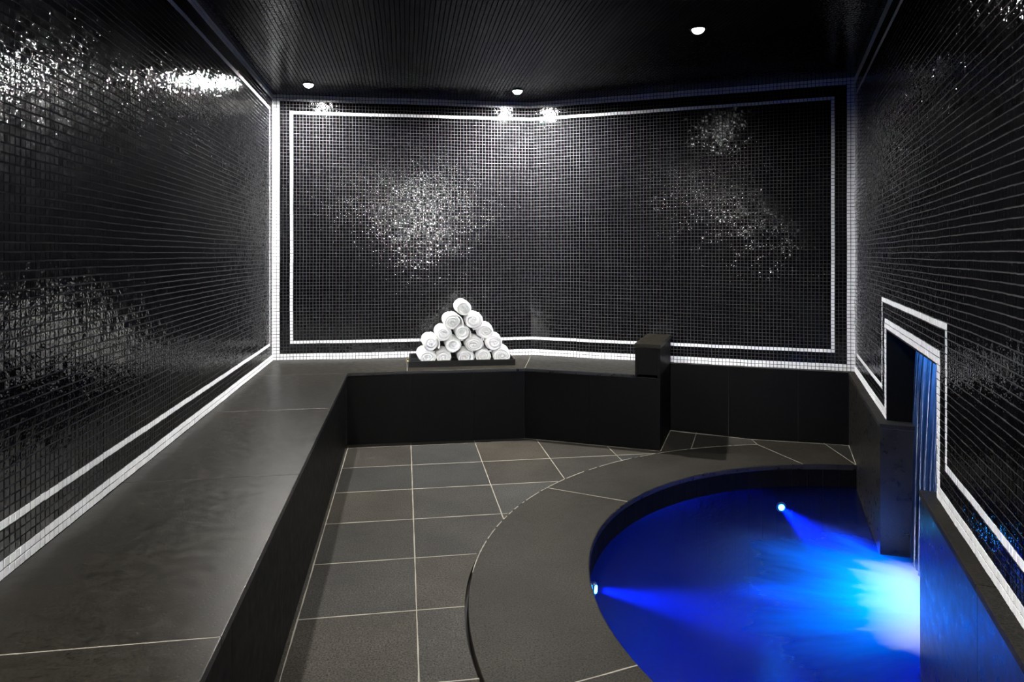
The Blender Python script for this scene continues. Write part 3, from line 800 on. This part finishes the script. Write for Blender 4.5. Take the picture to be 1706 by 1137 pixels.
def towel(a, z, rx, rz, label, turns=3.2, start=0.0, yaw=0.0, length=0.27, flat=0.0, flap=None, core=(0.0, 0.0), depth=0.017, flatness=0.0, front=0.0):
    """rolled towel: one body whose near end carries the spiral of the roll; local -Y is the near end"""
    root = empty('rolled_towel', p3(LF(a, TF + front), z), label, 'towel', 'rolled towels stacked on the tray', rz=vang + yaw * 0.6)
    bpy.context.view_layer.update()
    bm = bmesh.new()
    nth, nr = 112, 46
    ph = random.uniform(0, 6.28)
    def rim(th):
        """outline of the end: the loose end of the spiral makes a small step"""
        f = ((th - start) / (2 * PI)) % 1.0
        wob = 1 + 0.020 * math.sin(2 * th + ph) + 0.014 * math.sin(3 * th + 2 * ph)
        return wob * (1.0 - 0.060 * (1 - f))
    def xy(th, s):
        r = rim(th) * s
        x = rx * r * math.cos(th); y = rz * r * math.sin(th)
        if y < 0 and flat: y = max(y, -rz * (1 - flat)) * 0.6 + y * 0.4 if y < -rz * (1 - flat) else y
        return x + core[0] * rx * (1 - s), y + core[1] * rz * (1 - s)
    # near end
    cap = []
    for i in range(nr + 1):
        s = i / nr
        ring = []
        for k in range(nth):
            th = 2 * PI * k / nth
            f = (((th - start) / (2 * PI)) % 1.0)
            q = s * turns - f + 0.04 * math.sin(3 * th + ph)    # spiral phase
            u_ = q - math.floor(q)
            layer = math.sin(PI * u_) ** 0.42                       # rounded fold of each turn
            if q < 0: layer = 0.55 + 0.3 * math.sin(5 * th) * s * turns
            edge = max(0.0, (s - 0.94) / 0.06)
            y = -depth * layer - 0.004 * (1 - s) * math.sin(2 * th + ph) + 0.012 * flatness * (1 - s) ** 2 + 0.008 * edge ** 2.2
            x, zz = xy(th, s)
            ring.append(bm.verts.new((x, y + 0.006, zz)))
        cap.append(ring)
    for i in range(1, nr):
        for k in range(nth):
            kk = (k + 1) % nth
            bm.faces.new((cap[i][k], cap[i][kk], cap[i + 1][kk], cap[i + 1][k]))
    cv = bm.verts.new((core[0] * rx, -depth * 0.5, core[1] * rz))
    for k in range(nth): bm.faces.new((cv, cap[1][(k + 1) % nth], cap[1][k]))
    for v in cap[0]: bm.verts.remove(v)
    # body, slightly fuller behind the end
    prev = cap[nr]
    prof = [(0.016, 1.006), (0.028, 1.012), (0.055, 1.02), (0.10, 1.028), (0.16, 1.03), (0.22, 1.028), (length - 0.02, 1.02), (length - 0.006, 0.99), (length, 0.93)]
    for (yy, sc) in prof:
        ring = []
        for k in range(nth):
            th = 2 * PI * k / nth
            x, zz = xy(th, 1.0); w_ = 1 + 0.008 * math.sin(4 * th + yy * 60 + ph)
            ring.append(bm.verts.new((x * sc * w_, yy, zz * (sc if zz > 0 else 1.0) * w_)))
        for k in range(nth):
            kk = (k + 1) % nth
            bm.faces.new((prev[k], prev[kk], ring[kk], ring[k]))
        prev = ring
    bm.faces.new(prev)
    bmesh.ops.recalc_face_normals(bm, faces=bm.faces)
    me = bpy.data.meshes.new('roll'); bm.to_mesh(me); bm.free()
    o = link('roll', me, M_TOWEL, smooth=True); o.parent = root
    if flap:
        th0, th1, lift, tail = flap         # outer turn coming loose between two angles, then a straight tail
        t_ = 0.0075
        path = []
        n = 26
        for i in range(n + 1):
            q = i / n; th = th0 + (th1 - th0) * q
            x, zz = xy(th, 1.0); k_ = 1 + 0.05 + lift * q ** 1.6
            path.append(np.array([x * k_, zz * k_]))
        d = path[-1] - path[-2]; d /= np.linalg.norm(d)
        for i in range(1, 7): path.append(path[n] + d * tail * i / 6)
        bm = bmesh.new(); rows = []
        for i, p in enumerate(path):
            tan = path[min(i + 1, len(path) - 1)] - path[max(i - 1, 0)]; tan /= np.linalg.norm(tan); nn_ = np.array([-tan[1], tan[0]])
            tt = t_ * (0.55 if i in (0, len(path) - 1) else 1.0)
            loop = []
            for (off, y) in ((-.5, 0.004), (-.35, -.002), (0, -.0045), (.35, -.002), (.5, .004), (.5, 0.10), (.5, length - .02), (0, length - .015), (-.5, length - .02), (-.5, 0.10)):
                c = p + nn_ * off * tt; loop.append(bm.verts.new((c[0], y, c[1])))
            rows.append(loop)
        m = len(rows[0])
        for i in range(len(rows) - 1):
            for k in range(m): bm.faces.new((rows[i][k], rows[i][(k + 1) % m], rows[i + 1][(k + 1) % m], rows[i + 1][k]))
        bm.faces.new(rows[0]); bm.faces.new(rows[-1])
        bmesh.ops.recalc_face_normals(bm, faces=bm.faces)
        me = bpy.data.meshes.new('loose_edge'); bm.to_mesh(me); bm.free()
        o2 = link('loose_edge', me, M_TOWEL, smooth=True); o2.parent = root
    return root
R = math.radians
towel(1.069, 0.5245, 0.058, 0.0475, 'rolled white towel at the left end of the bottom row on the tray', 3.0, R(200), R(7), flat=0.1, core=(0.1, -0.05))
towel(1.178, 0.5225, 0.050, 0.046, 'small rolled white towel second from left in the bottom row', 3.0, R(20), R(2), flat=0.1)
towel(1.327, 0.5200, 0.059, 0.044, 'rolled white towel with pointed right side, in the middle of the bottom row', 3.6, R(330), 0, flat=0.12, core=(-0.12, 0.0))
towel(1.442, 0.5225, 0.051, 0.046, 'rolled white towel second from right in the bottom row', 3.2, R(60), R(-2), flat=0.1)
towel(1.567, 0.5245, 0.062, 0.048, 'rolled white towel at the right end of the bottom row on the tray', 4.0, R(120), R(-7), flat=0.1, core=(0.1, 0.08))
towel(1.090, 0.618, 0.050, 0.050, 'rolled white towel with loose lower edge, left end of the second row up', 2.8, R(300), R(5), flap=(R(75), R(-35), 0.28, 0.0), core=(0, 0.1))
towel(1.240, 0.6030, 0.054, 0.046, 'rolled white towel second from left in the second row up', 2.2, R(90), R(1), flatness=0.7, core=(0, 0.15))
towel(1.382, 0.604, 0.065, 0.047, 'wide oval rolled white towel third from left in the second row up', 3.6, R(150), R(-1), core=(-0.05, -0.05))
towel(1.514, 0.613, 0.061, 0.051, 'rolled white towel at the right end of the second row up', 2.8, R(330), R(-6), core=(0.1, 0.1))
towel(1.175, 0.680, 0.050, 0.047, 'rolled white towel with loose lower right edge, left end of the third row up', 2.3, R(30), R(4), flap=(R(60), R(-70), 0.22, 0.0), flatness=0.5, core=(0, 0.15))
towel(1.298, 0.685, 0.048, 0.045, 'rolled white towel with loose right edge, in the middle of the third row up', 2.2, R(45), 0, flap=(R(70), R(-20), 0.30, 0.05), flatness=0.5, core=(0, 0.25))
towel(1.455, 0.690, 0.060, 0.045, 'rolled white towel at the right end of the third row up', 3.6, R(210), R(-5), core=(0.08, 0.1))
towel(1.235, 0.760, 0.053, 0.050, 'rolled white towel left of the top pair with a wide loose flap on its right', 3.2, R(280), R(4), flap=(R(80), R(0), 0.30, 0.055), core=(0.05, 0))
towel(1.375, 0.764, 0.058, 0.049, 'rolled white towel right of the top pair, loose edge hanging below', 2.2, R(100), R(-3), flap=(R(45), R(-75), 0.12, 0.02), flatness=0.6, core=(-0.05, 0.1))
towel(1.312, 0.850, 0.052, 0.049, 'single rolled white towel on top of the pyramid', 2.8, R(180), R(3), core=(-0.05, 0.05))

# ------------------------------------------------------------------ downlights
def lamp_mat(name, col, strength, narrow):
    m, nt, out = new_mat(name); L = nt.links
    e = N(nt, 'ShaderNodeEmission'); e.inputs[0].default_value = (*col, 1)
    # beam of the reflector: strongest straight down, weak towards the ceiling
    g = N(nt, 'ShaderNodeNewGeometry'); sp = N(nt, 'ShaderNodeSeparateXYZ'); L.new(g.outputs['Incoming'], sp.inputs[0])
    ab = N(nt, 'ShaderNodeMath', operation='MAXIMUM'); ng = N(nt, 'ShaderNodeMath', operation='MULTIPLY'); ng.inputs[1].default_value = -1.0
    L.new(sp.outputs[2], ng.inputs[0]); L.new(ng.outputs[0], ab.inputs[0]); ab.inputs[1].default_value = 0.0
    pw = N(nt, 'ShaderNodeMapRange', interpolation_type='SMOOTHSTEP'); L.new(ab.outputs[0], pw.inputs['Value'])
    pw.inputs['From Min'].default_value = 0.05; pw.inputs['From Max'].default_value = 0.36
    pc = N(nt, 'ShaderNodeMath', operation='MULTIPLY'); L.new(pw.outputs[0], pc.inputs[0])
    nw = N(nt, 'ShaderNodeMath', operation='POWER'); L.new(ab.outputs[0], nw.inputs[0]); nw.inputs[1].default_value = narrow; L.new(nw.outputs[0], pc.inputs[1])
    ml = N(nt, 'ShaderNodeMath', operation='MULTIPLY'); L.new(pc.outputs[0], ml.inputs[0]); ml.inputs[1].default_value = strength
    L.new(ml.outputs[0], e.inputs['Strength'])
    L.new(e.outputs[0], out.inputs[0]); return m
M_RING = simple('satin black ring', (0.02, 0.02, 0.02), 0.35, 0.6)
def dome(r, h, seg=20, rings=5):
    bm = bmesh.new(); prev = None
    for i in range(rings + 1):
        t = PI / 2 * i / rings; rr = r * math.cos(t); z = -h * math.sin(t)
        if i == rings:
            c = bm.verts.new((0, 0, z))
            for k in range(seg): bm.faces.new((prev[k], prev[(k + 1) % seg], c))
        else:
            ring = [bm.verts.new((rr * math.cos(2 * PI * k / seg), rr * math.sin(2 * PI * k / seg), z)) for k in range(seg)]
            if prev:
                for k in range(seg): bm.faces.new((prev[k], prev[(k + 1) % seg], ring[(k + 1) % seg], ring[k]))
            prev = ring
    bmesh.ops.recalc_face_normals(bm, faces=bm.faces); return bm
me_l = bpy.data.meshes.new('lens'); b_ = dome(0.030, 0.024); b_.to_mesh(me_l); b_.free()
b_ = bmesh.new()
pr = [(0.0305, 0.0), (0.0310, -0.004), (0.034, -0.0055), (0.040, -0.004), (0.042, 0.0)]
rg = [[b_.verts.new((r * math.cos(2 * PI * k / 32), r * math.sin(2 * PI * k / 32), z)) for k in range(32)] for r, z in pr]
for i in range(len(pr)):
    A, B = rg[i], rg[(i + 1) % len(pr)]
    for k in range(32): b_.faces.new((A[k], A[(k + 1) % 32], B[(k + 1) % 32], B[k]))
bmesh.ops.recalc_face_normals(b_, faces=b_.faces)
me_r = bpy.data.meshes.new('trim_ring'); b_.to_mesh(me_r); b_.free(); me_r.materials.append(M_RING)
for p in me_r.polygons: p.use_smooth = True
LIGHTS = [((0.287, -0.339), 10000, 0.5, 'lit recessed downlight in the ceiling corner over the left end of the bench'),
          ((1.686, -0.374), 22000, 0.5, 'lit recessed downlight in front of the bend of the back wall'),
          ((2.370, -1.788), 1800, 1.0, 'largest looking lit downlight, in the ceiling over the edge of the pool'),
          ((0.287, -4.90), 20000, 0.0, 'recessed floodlight over the left bench behind the viewer'),
          ((0.80, -5.90), 500, 1.0, 'recessed downlight over the entrance behind the viewer')]
for (a, b), power, narrow, lab in LIGHTS:
    r_ = empty('ceiling_downlight', p3(LF(a, b), CZ - 0.0006), lab, 'light', 'ceiling downlights')
    lens = me_l.copy(); lens.materials.clear(); lens.materials.append(lamp_mat('downlight lens', (1.0, 0.97, 0.92), power, narrow))
    for nm, me in (('lens', lens), ('trim_ring', me_r)):
        o = bpy.data.objects.new(nm, me); COL.objects.link(o); o.parent = r_

# adjustable accent lamp over the viewer, turned on the back wall and the towels
AX = Vector((-0.04, 1.0, -0.50)).normalized()
acc = empty('accent_spotlight', p3(LF(1.05, -5.0), CZ - 0.0006), 'swivelling ceiling spotlight above the viewer, turned on the back wall', 'light')
bpy.context.view_layer.update()
def acc_part(name, bm, mat, smooth=False):
    bmesh.ops.recalc_face_normals(bm, faces=bm.faces)
    me = bpy.data.meshes.new(name); bm.to_mesh(me); bm.free(); o = link(name, me, mat, smooth=smooth); o.parent = acc; return o
bm = bmesh.new(); bmesh.ops.create_cone(bm, cap_ends=True, segments=32, radius1=0.06, radius2=0.06, depth=0.02)
bmesh.ops.translate(bm, vec=(0, 0, -0.010), verts=bm.verts); acc_part('base', bm, M_RING)
bm = bmesh.new(); bmesh.ops.create_cone(bm, cap_ends=True, segments=16, radius1=0.010, radius2=0.010, depth=0.34)
bmesh.ops.translate(bm, vec=(0, 0, -0.180), verts=bm.verts); acc_part('stem', bm, M_RING)
qa = AX.to_track_quat('Z', 'Y').to_matrix().to_4x4()
bm = bmesh.new()
pr = [(0.001, -0.09), (0.035, -0.085), (0.052, -0.04), (0.054, 0.05), (0.050, 0.05), (0.048, 0.042), (0.001, 0.041)]
rg = [[bm.verts.new((r * math.cos(2 * PI * k / 28), r * math.sin(2 * PI * k / 28), z)) for k in range(28)] for r, z in pr]
for i in range(len(pr) - 1):
    for k in range(28): bm.faces.new((rg[i][k], rg[i][(k + 1) % 28], rg[i + 1][(k + 1) % 28], rg[i + 1][k]))
bmesh.ops.transform(bm, matrix=Matrix.Translation((0, 0, -0.39)) @ qa, verts=bm.verts); acc_part('head', bm, M_RING)
def accent_mat(strength):
    m, nt, out = new_mat('accent lamp lens'); L = nt.links
    e = N(nt, 'ShaderNodeEmission'); e.inputs[0].default_value = (1.0, 0.975, 0.94, 1)
    g = N(nt, 'ShaderNodeNewGeometry'); d = N(nt, 'ShaderNodeVectorMath', operation='DOT_PRODUCT'); d.inputs[1].default_value = AX
    L.new(g.outputs['Incoming'], d.inputs[0])
    r = N(nt, 'ShaderNodeMapRange', interpolation_type='SMOOTHSTEP'); L.new(d.outputs['Value'], r.inputs['Value'])
    for k, v in zip(('From Min', 'From Max', 'To Min', 'To Max'), (math.cos(R(31)), math.cos(R(7)), 0.0, strength)): r.inputs[k].default_value = v
    L.new(r.outputs[0], e.inputs['Strength']); L.new(e.outputs[0], out.inputs[0]); return m
bm = bmesh.new(); bmesh.ops.create_cone(bm, cap_ends=True, segments=24, radius1=0.046, radius2=0.044, depth=0.004)
bmesh.ops.transform(bm, matrix=Matrix.Translation((0, 0, -0.39)) @ qa @ Matrix.Translation((0, 0, 0.0445)), verts=bm.verts); acc_part('lens', bm, accent_mat(7600.0))

# ------------------------------------------------------------------ world, camera, view
w = bpy.data.worlds.new('World'); S.world = w; w.use_nodes = True
w.node_tree.nodes['Background'].inputs[0].default_value = (0, 0, 0, 1)
w.node_tree.nodes['Background'].inputs[1].default_value = 0.0
cam = bpy.data.cameras.new('Camera'); co = bpy.data.objects.new('Camera', cam); COL.objects.link(co)
co.location = (0, 0, EYE); co.rotation_euler = (PI / 2, 0, 0)
cam.sensor_width = 36; cam.lens = 24.0; cam.shift_y = -(568.5 - 424) / 1706; cam.clip_start = 0.01; cam.clip_end = 50
S.camera = co
S.view_settings.view_transform = 'Standard'; S.view_settings.look = 'None'; S.view_settings.gamma = 1.0
S.view_settings.exposure = 0.0; S.view_settings.use_curve_mapping = False
S.cycles.use_denoising = True
S.cycles.max_bounces = 10; S.cycles.transparent_max_bounces = 16; S.cycles.volume_bounces = 1
S.cycles.caustics_reflective = False; S.cycles.caustics_refractive = False
S.cycles.sample_clamp_indirect = 6.0
